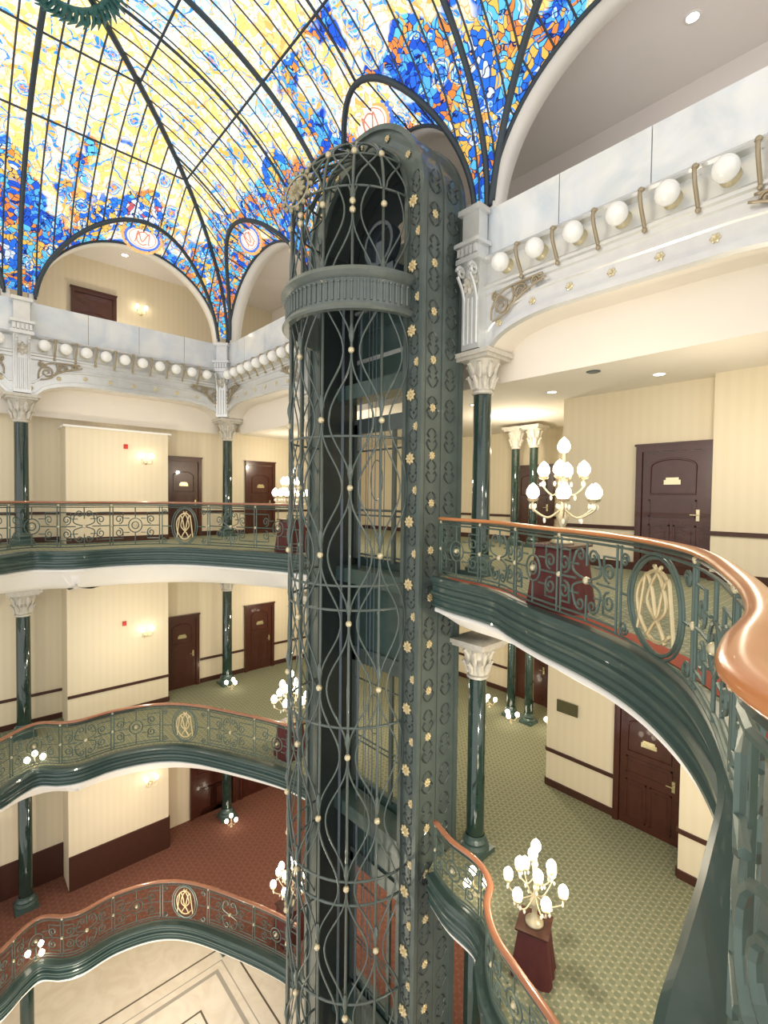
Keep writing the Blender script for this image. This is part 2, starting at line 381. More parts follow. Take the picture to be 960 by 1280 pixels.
for z in (F3,F2): railrun(ch,.72,.79,z)
for z in (F3,F2): railrun(bs,0,.14,z)
railrun(bs,0,.9,F1,.04)
mk('trim_%d'%k,ch,TRIMW,kind='structure',label='dark wooden chair rail'); k+=1
mk('baseboard_left',bs,TRIMW,kind='structure',label='dark wooden baseboard')
# ---------------------------------------------------------------- doors
def door(n,loc,rotz,w=1.0,h=2.12,label='dark mahogany panelled door with small plaque'):
    root=empty('door_%d'%n,loc,label,'door',kind='structure'); root.rotation_euler=(0,0,rotz)
    fr=MB(); t=.1
    fr.box(-w/2-t,-w/2,-.06,.04,0,h+t); fr.box(w/2,w/2+t,-.06,.04,0,h+t); fr.box(-w/2,w/2,-.06,.04,h,h+t)
    fr.box(-w/2-t-.02,w/2+t+.02,-.08,.02,h+t,h+t+.04)
    local('door_frame',fr,MAHOG,root)
    lf=MB(); lf.box(-w/2+.005,w/2-.005,-.02,.02,.005,h-.005)
    def pan(x0,x1,z0,z1):
        q=.025
        lf.box(x0,x1,-.035,-.02,z0,z0+q);lf.box(x0,x1,-.035,-.02,z1-q,z1);lf.box(x0,x0+q,-.035,-.02,z0,z1);lf.box(x1-q,x1,-.035,-.02,z0,z1)
        lf.box(x0+.07,x1-.07,-.03,-.02,z0+.07,z1-.07)
    pan(-w/2+.12,-.03,.14,.85);pan(.03,w/2-.12,.14,.85);pan(-w/2+.12,w/2-.12,.98,1.28)
    pts=[(-w/2+.14,1.38),(-w/2+.14,1.85)]+[(-(w/2-.14)*math.cos(pi*i/10),1.85+.13*math.sin(pi*i/10)) for i in range(1,10)]+[(w/2-.14,1.85),(w/2-.14,1.38)]
    lf.tube([Vector((x,-.03,z)) for x,z in pts],.016,6,closed=True)
    local('door_leaf',lf,MAHOG,root)
    pl=MB(); pl.box(-.13,.13,-.045,-.03,1.54,1.62); pl.box(-.10,.10,-.045,-.03,1.62,1.66)
    local('door_plaque',pl,CHROME,root,label='small brass room plaque')
    hd=MB(); hd.box(w/2-.12,w/2-.07,-.04,-.02,.93,1.12); hd.tube([Vector((w/2-.095,-.03,1.03)),Vector((w/2-.095,-.08,1.03)),Vector((w/2-.2,-.08,1.03))],.011,6)
    local('door_handle',hd,CHROME,root,label='brass lever handle')
    return root
door(1,V(11.75,-2.68,F3),0,.98); door(2,V(11.5,-2.68,F2),0,1.0)
door(3,V(-.58,1.15,F3),pi/2,.9,2.3); door(4,V(-.58,-1.43,F3),pi/2,.9,2.3)
door(5,V(-.58,1.2,F2),pi/2,.86); door(6,V(-.58,-1.42,F2),pi/2,.9)
door(7,V(-2.18,3.2,4.69),pi/2,1.0,2.5); door(8,V(-.58,.2,F1),pi/2,1.3,2.0,'dark wooden door in the lower gallery')
door(9,V(-.58,-1.4,F1),pi/2,1.2,2.0,'dark wooden door in the lower gallery')
door(10,V(7.0,-6.18,F3),0,1.1); door(11,V(7.0,-6.18,F2),0,1.1)
# ---------------------------------------------------------------- columns
def column(loc,h,label,group='green columns of the gallery'):
    root=empty('column',loc,label,'column',group=group)
    sh=MB(); sh.lathe([(.15,.3),(.145,h-.62),(.13,h-.6)],n=20); local('column_shaft',sh,COLM,root,smooth=True)
    ba=MB(); ba.box(-.24,.24,-.24,.24,0,.08); ba.lathe([(.24,.08),(.24,.13),(.19,.17),(.21,.22),(.17,.27),(.16,.32)],n=20); local('column_base',ba,IRON,root)
    ca=MB(); ca.lathe([(.15,h-.66),(.18,h-.64),(.18,h-.61),(.15,h-.59),(.155,h-.45),(.19,h-.25),(.27,h-.12),(.27,h-.10)],n=20)
    ca.box(-.31,.31,-.31,.31,h-.12,h-.07); ca.box(-.36,.36,-.36,.36,h-.07,h)
    for i in range(8):
        a=2*pi*i/8
        for zz,rr,hh in ((h-.57,.165,.2),(h-.4,.18,.24)):
            a2=a+(pi/8 if hh>.2 else 0); d=Vector((math.cos(a2),math.sin(a2),0))
            pts=[d*rr+Vector((0,0,zz)),d*(rr+.02)+Vector((0,0,zz+hh*.6)),d*(rr+.08)+Vector((0,0,zz+hh)),d*(rr+.11)+Vector((0,0,zz+hh*.85))]
            ca.tube(pts,[.03,.045,.03,.012],6)
    local('column_capital',ca,CAPM,root,label='carved grey leaf capital')
    return root
c0=column(V(9.72,0,F3),3.62,'dark green column with carved capital beside the elevator')
dup(c0,V(0,0,F3),0,'dark green column with carved capital at the gallery corner')
dup(c0,V(0,5.2,F3),0,'dark green column with carved capital on the end gallery')
dup(c0,V(4.85,0,F3),0,'dark green column with carved capital behind the elevator')
for z in (F2,F1):
    for a,b in ((9.72,0),(0,0),(0,5.2),(4.85,0)): dup(c0,V(a,b,z),0,'dark green column with grey capital supporting the gallery above')
for a,b in ((0,0),(0,5.2)): 
    t=dup(c0,V(a,b,F0),0,'dark green lobby column'); t.scale=(1,1,.9)
for z in (F3,F2):
    for a in (7.2,7.75):
        t=dup(c0,V(a,-4.9,z),0,'slender dark green paired column in the corridor'); t.scale=(.75,.75,.88)
# ---------------------------------------------------------------- beam with globes
def archz(t,L):
    x=t%L; x=min(x,L-x)
    if x<.3: return 3.63
    if x<1.5:
        q=(x-.3)/1.2
        return 3.63+.40*math.sqrt(max(0,1-(1-q)**2))
    return 4.03
def beam(along,t0,t1,bay,ni):
    mp=(lambda t,o,z: V(t,o,z)) if along=='a' else (lambda t,o,z: V(o,t,z))
    N=int((t1-t0)/.08); ts=[t0+(t1-t0)*i/N for i in range(N+1)]; Z=lambda t: archz(t,bay)
    mb=MB(); mb.strip([[mp(t,-.35,5.0),mp(t,.16,5.0),mp(t,.16,Z(t)),mp(t,-.35,Z(t))] for t in ts])
    mk('trim_%d'%(40+ni*10),mb,SILVER,kind='structure',label='silver painted arched beam under the parapet')
    m2=MB(); m2.strip([[mp(t,-.355,4.2),mp(t,-.355,3.2)] for t in ts]); m2.strip([[mp(t,.17,Z(t)-.05),mp(t,-.36,Z(t)-.05)] for t in ts])
    mk('trim_%d'%(41+ni*10),m2,PLASTER,kind='structure',smooth=True,label='cream plaster soffit of the arcade')
    m3=MB()
    m3.strip([[mp(t,.16,Z(t)+.34),mp(t,.20,Z(t)+.32),mp(t,.20,Z(t)+.29),mp(t,.18,Z(t)+.27),mp(t,.18,Z(t)+.06),mp(t,.23,Z(t)+.04),mp(t,.23,Z(t)-.04),mp(t,.15,Z(t)-.06)] for t in ts])
    m3.strip([[mp(t,.16,4.98),mp(t,.27,4.99),mp(t,.30,5.02),mp(t,.27,5.06),mp(t,.10,5.08)] for t in ts])
    m3.strip([[mp(t,.16,4.66),mp(t,.20,4.65),mp(t,.22,4.62),mp(t,.22,4.58),mp(t,.19,4.56),mp(t,.19,4.50),mp(t,.16,4.48)] for t in ts])
    mk('trim_%d'%(42+ni*10),m3,SILVER,kind='structure',label='silver cornice mouldings of the arcade')
    m4=MB(); t=t0+.3; n=V(0,1,0) if along=='a' else V(1,0,0)
    while t<t1: m4.rosette(mp(t,.19,Z(t)+.165),n,.06,6); t+=.57
    mk('trim_%d'%(43+ni*10),m4,BRASS,kind='structure',label='small rosette studs along the beam')
    m5=MB(); t=0
    def sp2(cx,cz,r,tr,a0,dr): return [(cx+r*(1-.8*i/26)*math.cos(a0+dr*tr*2*pi*i/26),cz+r*(1-.8*i/26)*math.sin(a0+dr*tr*2*pi*i/26)) for i in range(27)]
    while t<=t1+.1:
        for sgn in (-1,1):
            if t+sgn<t0: continue
            for pl in (sp2(.50,4.22,.15,1.6,pi,-1),sp2(.82,4.36,.11,1.6,0,1),sp2(1.08,4.43,.07,1.5,0,1),sp2(.40,4.40,.07,1.4,pi/2,1),
                       catmull([(.33,4.05),(.35,4.25),(.5,4.42),(.75,4.48),(1.2,4.50)],5),catmull([(.36,4.02),(.55,4.08),(.72,4.22),(.95,4.34),(1.25,4.44)],5),catmull([(.6,4.1),(.72,4.3),(.7,4.45)],4)):
                m5.tube([mp(t+sgn*x,.225,zz) for x,zz in pl],.017,5)
        t+=bay
    mk('trim_%d'%(44+ni*10),m5,BRONZE,kind='structure',smooth=True,label='scrolled ironwork in the arch spandrels')
    m6=MB(); t=t0
    while t<t1-.05:
        e=min(t+1.21,t1); pts=[mp(t+.006,.02,5.08),mp(e-.006,.12,5.85)]
        x0,x1=sorted((pts[0].x,pts[1].x)); y0,y1=sorted((pts[0].y,pts[1].y)); m6.box(x0,x1,y0,y1,5.08,5.85); t+=1.2125
    mk('trim_%d'%(45+ni*10),m6,PANEL,kind='structure',label='frosted white parapet panels of the top gallery')
beam('a',0.16,16.2,4.85,0); beam('b',0.16,10.4,5.2,1)
cons=MB()
cons.tube([Vector(p) for p in catmull([(0,0,.18),(0,-.13,.20),(0,-.22,.12),(0,-.2,0),(0,-.1,-.16),(0,-.03,-.26)],5)],.024,6)
cons.sphere((0,-.2,.16),.038,8,6); cons.sphere((0,-.06,-.26),.032,8,6)
gl=empty('globe_lamp',(0,0,0),'white opal glass globe lamp on the silver beam','lamp',group='globe lamps along the parapet beam')
m=MB(); m.sphere((0,-.20,0),.135,18,12); local('glass_globe',m,GLOBE,gl,smooth=True)
m=MB(); m.lathe([(.11,0),(.11,.02),(.08,.04),(.08,.08),(.06,.1)],(0,0,0),14,M=Matrix.Rotation(pi/2,3,'X')); local('lamp_socket',m,BRASS,gl,smooth=True)
cn=empty('bronze_bracket',(0,0,0),'curved bronze bracket on the silver beam','bracket',group='bronze brackets between the globe lamps'); local('bracket_scroll',cons,BRONZE,cn,smooth=True)
firsts={gl.name,cn.name}
def put(th,loc,r):
    if th.name in firsts: firsts.discard(th.name); th.location=loc; th.rotation_euler=(0,0,r); return th
    return dup(th,loc,r)
def okp(t,L):
    x=t%L; return min(x,L-x)>.42
a=10.0
while a<15.2:
    if okp(a+.27,4.85): put(gl,V(a+.27,.16,4.82),0)
    if okp(a+.55,4.85): put(cn,V(a+.55,.16,4.82),0)
    a+=.57
a=.80
while a<5.8:
    if okp(a,4.85): put(gl,V(a,.16,4.82),0)
    if okp(a+.22,4.85): put(cn,V(a+.22,.16,4.82),0)
    a+=.44
b=.80
while b<6.4:
    if okp(b,5.2): put(gl,V(.16,b,4.82),pi/2)
    if okp(b+.22,5.2): put(cn,V(.16,b+.22,4.82),pi/2)
    b+=.44
def pilaster(loc,rotz,label):
    root=empty('pilaster',loc,label,'pilaster',group='ornate silver pilasters above the columns'); root.rotation_euler=(0,0,rotz)
    m=MB(); m.box(-.17,.17,-.20,.0,0,1.35); m.box(-.23,.23,-.30,.0,1.35,1.43); m.box(-.19,.19,-.26,.0,1.43,1.6); m.box(-.24,.24,-.34,.0,1.6,1.66)
    m.box(-.16,.16,-.22,.0,1.66,2.12); m.box(-.21,.21,-.28,.0,2.12,2.20)
    for x in (-.12,-.04,.04,.12): m.tube([Vector((x,-.21,.08)),Vector((x,-.21,.80))],.024,6)
    for sg in (-1,1):
        m.tube([Vector((sg*(.12),-.30-q,zz)) for q,zz in [(.10*(1-.8*i/20)*math.cos(i/20*3*pi),1.2+.10*(1-.8*i/20)*math.sin(i/20*3*pi)) for i in range(21)]],.028,6)
        m.tube([Vector(p) for p in catmull([(sg*.12,-.2,.75),(sg*.12,-.26,.95),(sg*.12,-.38,1.12)],4)],.026,6)
    for x in (-.16,-.08,0,.08,.16): m.box(x-.025,x+.025,-.32,-.24,1.45,1.57)
    local('pilaster_body',m,SILVER,root)
    m=MB(); m.rosette((0,-.22,1.02),(0,-1,0),.16,8)
    local('pilaster_ornament',m,CAPM,root,label='round rosette ornament')
    return root
p0=pilaster(V(9.72,.16,3.64),0,'ornate silver pilaster with round rosette')
dup(p0,V(4.85,.16,3.64),0); dup(p0,V(.16,5.2,3.64),pi/2)
dup(p0,V(.2,.2,3.64),pi/4)
# ---------------------------------------------------------------- vault
A_,B_=14.55,10.4
Z0,HH,SW=6.1,3.9,5.2
def zmain(d):
    t=min(max(d,0),SW)/SW; return Z0+HH*math.sqrt(max(0,1-(1-t)**2))
acs=[(2.425,2.3,2.15),(7.75,1.75,2.3),(12.125,2.3,2.15)]; bcs=[(2.6,2.3,2.15),(7.8,2.3,2.15)]
def zlun(x,d,w,h):
    q=1-(x/w)**2
    if q<=0 or d>1.5: return -1
    return 5.9+h*math.sqrt(q)+.3*d
def zv(a,b):
    z=zmain(min(a,A_-a,b,B_-b))
    for c,w,h in acs: z=max(z,zlun(a-c,b,w,h),zlun(a-c,B_-b,w,h))
    for c,w,h in bcs: z=max(z,zlun(b-c,a,w,h),zlun(b-c,A_-a,w,h))
    return z
def samp(L):
    th=[SW*(1-math.cos(i/26*pi/2)) for i in range(27)]
    mid=[SW+(L-2*SW)*i/30 for i in range(1,30)] if L>2*SW+.1 else []
    s=th+mid+[L-x for x in th[::-1]]
    out=[s[0]]
    for x in s[1:]:
        if x-out[-1]<1e-6: continue
        n=max(1,int((x-out[-1])/.09)); p=out[-1]
        for i in range(1,n+1): out.append(p+(x-p)*i/n)
    return out
sa,sb=samp(A_),samp(B_)
mb=MB(); mb.strip([[V(a,b,zv(a,b)) for b in sb] for a in sa])
mk('ceiling',mb,STAIN,kind='structure',label='arched stained glass ceiling in blue, yellow and orange')
ribs=MB()
def th(t): return SW*(1-math.cos(t*pi/2))
for c in (4.85,5.95,9.75):
    ribs.tube([V(c,.02,5.2)]+[V(c,th(i/20),zmain(th(i/20))-.03) for i in range(21)],.055 if c!=4.85 else .03,6)
ribs.tube([V(.02,5.2,5.2)]+[V(th(i/20),5.2,zmain(th(i/20))-.03) for i in range(21)],.055,6)
ribs.tube([V(.05,.05,5.2)]+[V(th(i/24),th(i/24),zmain(th(i/24))-.03) for i in range(25)],.06,6)
ribs.tube([V(A_,0,5.2)]+[V(A_-th(i/24),th(i/24),zmain(th(i/24))-.03) for i in range(25)],.06,6)
ribs.tube([V(5.2,5.2,10),V(9.35,5.2,10)],.05,6)
for c in (2.425,7.75,12.125): 
    d0=1.1; d1=min(5.2,c,A_-c)
    ribs.tube([V(c,d0+(d1-d0)*i/16,zmain(d0+(d1-d0)*i/16)-.02) for i in range(17)],.025,5)
def groin(c,w,h,f):
    pts=[];ed=[]
    for i in range(41):
        x=w*math.cos(pi*i/40)*.999; lo,hi=0,1.5
        for _ in range(24):
            m_=(lo+hi)/2
            if zlun(x,m_,w,h)>zmain(m_): lo=m_
            else: hi=m_
        pts.append(f(c+x,lo,zmain(lo)-.03)); ed.append(f(c+x,0.03,zlun(x,0,w,h)-.02))
    ribs.tube(pts,.055,6); ribs.tube(ed,.035,5)
for c in acs: groin(*c,lambda x,d,z: V(x,d,z))
for c in bcs: groin(*c,lambda x,d,z: V(d,x,z))
for d in (2.0,3.5):
    z=zmain(d)-.02
    ribs.tube([V(d,B_-d,z),V(d,d,z),V(A_-d,d,z),V(A_-d,B_-d,z)],.026,5)
fm=MB()
n=44
for i in range(1,n):
    a=A_*i/n; dm=min(SW,a,A_-a)
    fm.tube([V(a,dm*(1-math.cos(j/14*pi/2)),zv(a,dm*(1-math.cos(j/14*pi/2)))-.015) for j in range(15)],.018,4)
for i in range(1,32):
    b=B_*i/32; dm=min(SW,b,B_-b)
    fm.tube([V(dm*(1-math.cos(j/14*pi/2)),b,zv(dm*(1-math.cos(j/14*pi/2)),b)-.015) for j in range(15)],.018,4)
RIBM=simple('dark_ceiling_rib',(.05,.07,.09),.5,.2)
mk('trim_70',ribs,RIBM,kind='structure',smooth=True,label='dark curved iron ribs of the glass ceiling')
mk('trim_71',fm,RIBM,kind='structure',label='thin glazing bars of the glass ceiling')
hub=empty('ceiling_wreath',V(5.0,5.0,9.8),'green wreath ornament at the crown of the glass ceiling','ornament')
m=MB(); m.tube([Vector((.7*math.cos(2*pi*i/32),.58*math.sin(2*pi*i/32),0)) for i in range(32)],.05,6,closed=True)
for i in range(44):
    a=2*pi*i/44; r=.7 if i%2 else .88; m.sphere((r*math.cos(a),r*.82*math.sin(a),-.03),.055+.025*(i%3==0),6,4)
    m.tube([Vector((.7*math.cos(a),.58*math.sin(a),0)),Vector((.86*math.cos(a+.08),.72*math.sin(a+.08),-.06)),Vector((1.05*math.cos(a+.25),.88*math.sin(a+.25),-.02))],[.04,.04,.01],5)
local('wreath_leaves',m,VERD,hub)
av=MB()
def arch_ring(c,w,h,mp):
    rows=[]
    for i in range(41):
        x=math.cos(pi*i/40); y=math.sin(pi*i/40)
        xi,zi=c+x*w*.985,5.88+(h-.02)*y; xo,zo=c+x*(w+.12),5.9+(h+.2)*y
        rows.append([mp(xo,-.02,zo),mp(xi,0.0,zi),mp(xi,-.35,zi),mp(xo,-.35,zo)])
    av.strip(rows)
for c in acs: arch_ring(*c,lambda x,d,z: V(x,d,z))
for c in bcs: arch_ring(*c,lambda x,d,z: V(d,x,z))
mk('trim_72',av,WHITEP,kind='structure',smooth=True,label='white plaster arches below the glass ceiling')
fl=MB()
for L_,f in ((acs,lambda x,z: V(x,-.3,z)),(bcs,lambda x,z: V(-.3,x,z))):
    for c,w,h in L_:
        fl.strip([[f(c+math.cos(pi*i/40)*(w+.12),5.9+(h+.2)*math.sin(pi*i/40)),f(c+math.cos(pi*i/40)*(w+.12),8.6)] for i in range(41)])
fl.abox(4.8,6.0,-.35,-.02,5.0,8.4)
mk('wall_spandrels',fl,PLASTER,kind='structure',label='cream plaster wall above the arches')
def medallion(c,f,nrm,h=2.15,s=.85,orange=False):
    base=f(c,.5,5.9+h+.15-.12); nrm=Vector(nrm).normalized(); q=nrm.to_track_quat('Z','Y')
    root=empty('glass_medallion',base,'oval pale glass medallion with red monogram and coloured ring','medallion',group='monogram medallions in the glass ceiling')
    root.rotation_mode='QUATERNION'; root.rotation_quaternion=q; root.scale=(s,s,s)
    d=MB(); d.lathe([(1e-3,0),(.36,0),(.36,-.02)],n=28); d.v=[(x*1.25,y*.85,z) for x,y,z in d.v]; local('medallion_glass',d,MEDW,root)
    r=MB(); r.tube([Vector((.385*1.25*math.cos(2*pi*i/32),.385*.85*math.sin(2*pi*i/32),0)) for i in range(32)],.035,6,closed=True); local('medallion_ring',r,MEDO if orange else MEDB,root)
    r=MB(); r.tube([Vector((.47*1.2*math.cos(2*pi*i/72),.47*.88*math.sin(2*pi*i/72),-.01)) for i in range(72)],[.048 if i%3 else .02 for i in range(72)],6,closed=True)
    local('medallion_border',r,MEDB if orange else MEDO,root)
    r=MB(); r.tube([Vector((.31*1.25*math.cos(2*pi*i/32),.31*.85*math.sin(2*pi*i/32),.01)) for i in range(32)],.010,4,closed=True)
    for pts in ([(-.22,-.15),(-.19,-.1),(-.17,.14),(-.13,.14),(0,-.1),(.13,.14),(.17,.14),(.19,-.1),(.22,-.15)],[(.14,.13),(.02,.19),(-.12,.13),(-.17,0),(-.12,-.13),(.02,-.19),(.14,-.13)]):
        r.tube([Vector((x,y,.015)) for x,y in catmull(pts,4)],.016,5)
    local('medallion_monogram',r,MEDR,root)
medallion(2.6,lambda x,d,z:V(d,x,z),V(.75,0,-.6))
medallion(2.425,lambda x,d,z:V(x,d,z),V(0,.75,-.6))
medallion(7.5,lambda x,d,z:V(x,d+.1,z),V(0.1,.75,-.5),2.3,.85,True)
medallion(12.125,lambda x,d,z:V(x,d,z),V(0,.75,-.6))
# ---------------------------------------------------------------- railings
def spiral(cx,cz,r,turn,a0,n=18,dirn=1,end=.25):
    return [(cx+r*(1-(1-end)*i/n)*math.cos(a0+dirn*turn*2*pi*i/n),cz+r*(1-(1-end)*i/n)*math.sin(a0+dirn*turn*2*pi*i/n)) for i in range(n+1)]
def unit(Lu,alt=False):
    c=Lu/2; P=[]
    P.append([(0,.1),(0,.86)]); P.append([(.06,.1),(.06,.86)])
    for z in (.10,.15,.84): P.append([(0,z),(Lu,z)])
    P.append([(.06,.74),(c-.25,.74),(c-.25,.62),(c-.12,.62)]); P.append([(c+.12,.62),(c+.25,.62),(c+.25,.74),(Lu,.74)])
    P.append([(.06,.22),(c-.25,.22),(c-.25,.34),(c-.12,.34)]); P.append([(c+.12,.34),(c+.25,.34),(c+.25,.22),(Lu,.22)])
    P.append([(.06,.48),(c-.16,.48)]); P.append([(c+.16,.48),(Lu,.48)])
    if alt:
        P.append(catmull([(c-.16,.22),(c-.2,.4),(c,.48),(c+.2,.56),(c+.16,.74)],5)); P.append(catmull([(c+.16,.22),(c+.2,.4),(c,.48),(c-.2,.56),(c-.16,.74)],5))
        P.append(spiral(c-.09,.25,.07,1.2,pi,14,1)); P.append(spiral(c+.09,.25,.07,1.2,0,14,-1)); P.append(spiral(c-.09,.71,.07,1.2,pi,14,-1)); P.append(spiral(c+.09,.71,.07,1.2,0,14,1))
    else:
        P.append(spiral(c,.48,.14,1,0,20,1,1)); P.append(spiral(c,.48,.07,1,0,14,1,1))
    P.append([(c,.62),(c,.84)]); P.append([(c,.34),(c,.10)])
    P.append(spiral(c-.33,.60,.09,1.4,-pi/2,18,1)); P.append(spiral(c+.33,.60,.09,1.4,-pi/2,18,-1))
    P.append(spiral(c-.33,.34,.09,1.4,pi/2,18,-1)); P.append(spiral(c+.33,.34,.09,1.4,pi/2,18,1))
    return P
ballm=MB(); ballm.sphere((0,0,0),1,10,6); 
def railing(path,z,s0,s1,Lu,label,near=False,wood=WOODP,meds=(),hz=.93,inset=-.1,mw=.27,wide=.034):
    root=empty('balcony_railing',V(*path.at((s0+s1)/2),z),label,'railing')
    iv=Matrix.Translation(root.location).inverted()
    off=Path(path.offset(inset),raw=True) if inset else path
    meds=[off.near(m_) for m_ in meds]; vs=hz/.93
    def M3(s,zz):
        a,b=off.at(s); return V(a,b,z+zz*vs)
    ns=6 if near else 4; r=.012
    mb=MB(); br=[]
    bounds=[s0]
    for m_ in sorted(meds): bounds+=[m_-.6,m_+.6]
    bounds.append(s1); segs=[]
    for q in range(0,len(bounds),2):
        A0,A1=bounds[q],bounds[q+1]; nu=max(1,round((A1-A0)/Lu)); segs+=[(A0+(A1-A0)*i/nu,(A1-A0)/nu) for i in range(nu)]
    def addpl(o,pl):
        pts=[]
        for (x0,z0),(x1,z1) in zip(pl[:-1],pl[1:]):
            n=max(1,int(abs(x1-x0)/.10))
            for i in range(n): pts.append(M3(o+x0+(x1-x0)*i/n,z0+(z1-z0)*i/n))
        pts.append(M3(o+pl[-1][0],pl[-1][1])); mb.tube(pts,r,ns)
    for qi,(o,L) in enumerate(segs):
        for pl in unit(L,qi%2==1): addpl(o,pl)
        for x,zz,rr in ((0.03,.88,.026),(.03,.48,.03),(L/2,.48,.038)):
            p=M3(o+x,zz)
            if (p-V(14.65,6.61,1.26)).length>2.2: br.append((p,rr))
    for m_ in meds:
        for pl in ([(-.6,.1),(.6,.1)],[(-.6,.84),(.6,.84)],[(-.6,.1),(-.6,.86)],[(-.54,.1),(-.54,.86)]): addpl(m_,pl)
    N=int((s1-s0)/.06)
    for sx in (.02,.88,.91): mb.tube([M3(s0+(s1-s0)*i/N,sx) for i in range(N+1)],.014,4)
    def pc(name,mbb,mat,smooth=False,**kw):
        mbb.v=[tuple(iv@Vector(v)) for v in mbb.v]; return local(name,mbb,mat,root,smooth,**kw)
    pc('railing_ironwork',mb,IRONR)
    first=None
    for p,rr in br:
        if first is None: first=local('railing_rosette',ballm,BRASS,root,True); first.location=iv@p; first.scale=(rr,)*3
        else: inst(first,root,iv@p,(0,0,0),rr)
    hr=MB(); hr.tube([M3(s0+(s1-s0)*i/N,.93) for i in range(N+1)],wide,14,sx=1.4,sz=.75)
    pc('handrail',hr,wood,True,label='polished wooden handrail')
    for m_ in meds:
        md=MB(); hh=.35; hw=mw
        def E(kx,kz,zc=.47): return [M3(m_+kx*math.cos(2*pi*i/36),zc+kz*math.sin(2*pi*i/36)) for i in range(36)]
        md.tube(E(hw,hh),.015,ns,closed=True); md.tube(E(hw+.05,hh+.03),.011,ns,closed=True)
        for sg in (-1,1):
            for zz in (.18,.74): md.tube([M3(m_+sg*x,q) for x,q in spiral(.49,zz,.06,1.5,pi,18,1 if zz<.4 else -1)],.011,ns)
            md.tube([M3(m_+sg*(hw+.05),.46),M3(m_+sg*.54,.46)],.012,ns)
        pc('medallion_frame',md,IRONR)
        g=MB(); sxx=mw/.27
        for pl in ([(-.20,.24),(-.19,.30),(-.15,.55),(-.12,.68),(-.06,.58),(0,.38),(.06,.58),(.12,.68),(.15,.55),(.19,.30),(.20,.24)],
                   [(.14,.64),(.04,.72),(-.08,.70),(-.18,.60),(-.21,.47),(-.17,.32),(-.06,.21),(.06,.22),(.15,.30)],
                   [(-.10,.22),(-.02,.34),(.10,.46),(.06,.62),(-.04,.76)],[(.10,.22),(.02,.34),(-.10,.46),(-.06,.62),(.04,.76)]):
            g.tube([M3(m_+x*sxx,zz) for x,zz in catmull(pl,5)],.015,6)
        pc('medallion_monogram',g,GOLD,True,label='interlaced gold monogram')
    return root
railing(PL,F3,1.2,PL.L-.12,1.1,'green iron scrollwork railing with gold monogram along the end gallery',meds=((3.1,2.5),),hz=1.08)
railing(PL,F2,1.2,PL.L-.12,1.1,'green iron scrollwork railing of the middle gallery with brown handrail',meds=((3.1,2.5),),hz=1.0)
railing(PL,F1,1.2,PL.L-.12,1.1,'green iron scrollwork railing of the lower gallery with monogram',meds=((3.1,2.5),),hz=1.0)
railing(PRR,F3,.05,PRR.L-.3,.95,'green iron scrollwork railing with orange wooden handrail and gold monogram',near=True,wood=WOODR,meds=((13.35,2.7),),inset=0,mw=.38,hz=.95,wide=.034)
railing(PR2,F2,.05,6.2,1.05,'green iron scrollwork railing beside the elevator on the middle gallery',near=True,hz=.9,inset=-.06)
# ---------------------------------------------------------------- elevator
EA,EB=7.87,1.08; RI,RO=1.18,1.54; ZS=5.98; ZB=F0
el=empty('elevator_tower',V(EA,EB,ZB),'tall dark green open ironwork elevator tower with domed top','elevator')
iv=Matrix.Translation(el.location).inverted()
def ep(name,mb,mat,smooth=False,parent=None,**kw):
    mb.v=[tuple(iv@Vector(v)) for v in mb.v]; return local(name,mb,mat,parent or el,smooth,**kw)
B0=.22
def archface(r0,r1,b0,b1,mb):
    def outline(r): return [(EA+r,ZB)]+[(EA+r*math.cos(pi*i/36),ZS+r*math.sin(pi*i/36)) for i in range(37)]+[(EA-r,ZB)]
    o0,o1=outline(r0),outline(r1); rows=[]
    for p,q in zip(o0,o1): rows.append([V(p[0],b0,p[1]),V(p[0],b1,p[1]),V(q[0],b1,q[1]),V(q[0],b0,q[1]),V(p[0],b0,p[1])])
    mb.strip(rows)
m=MB(); archface(RI,RO,EB-.04,EB+.03,m)
archface(RO-.05,RO+.03,EB-.0,EB+.08,m); archface(RI-.03,RI+.04,EB,EB+.08,m)
ep('arch_frame',m,IRONL,False)
m=MB(); archface(RO-.05,RO,B0,EB,m); archface(RO-.08,RO+.04,B0-.05,B0+.04,m); archface(RO-.02,RO+.02,EB-.46,EB-.40,m)
ep('side_shell',m,IRONL,False)
m=MB(); archface(RI-.02,RO,B0,B0+.03,m); ep('rear_frame',m,DARK)
m=MB()
z=ZB+.3
while z<ZS+.1:
    x=EA+(RI+RO)/2
    for sg in (-1,1):
        # paired S-scroll piercings on the front face
        for pl in ([(.015,0),(.07,.05),(.10,.12),(.07,.17),(.04,.13)],[(.015,.34),(.06,.30),(.09,.24),(.06,.20)]):
            m.tube([V(x+sg*p,EB+.036,z+q) for p,q in pl],[.007,.014,.018,.013,.006][:len(pl)],4)
        for bc in (EB-.2,EB-.62):
            for pl in ([(.015,0),(.08,.05),(.12,.12),(.08,.18),(.04,.14)],[(.015,.36),(.07,.32),(.10,.26),(.06,.22)]):
                m.tube([V(EA+RO+.006,bc+sg*p,z+q) for p,q in pl],[.007,.015,.02,.014,.006][:len(pl)],4)
    m.sphere(V(x,EB+.03,z+.1),.02,6,4)
    z+=.5
ep('pierced_leaf_pattern',m,DARK,label='dark pierced leaf pattern',kind='stuff')
rm=MB(); rm.rosette((0,0,0),(0,-1,0),.10,8); rme=local('rosette',rm,GOLD,el,False)
rp=[]
z=ZS-.1; i=0
while z>-10.4:
    rp.append((V(EA+RI+.13,EB+.05,z),0,1.0)); rp.append((V(EA+RI+.26,EB+.05,z-.5),0,.75)); z-=1.0
z=ZS-.3
while z>-8.5:
    rp.append((V(EA+RO+.01,EB-.2,z),pi/2,.72)); z-=.75
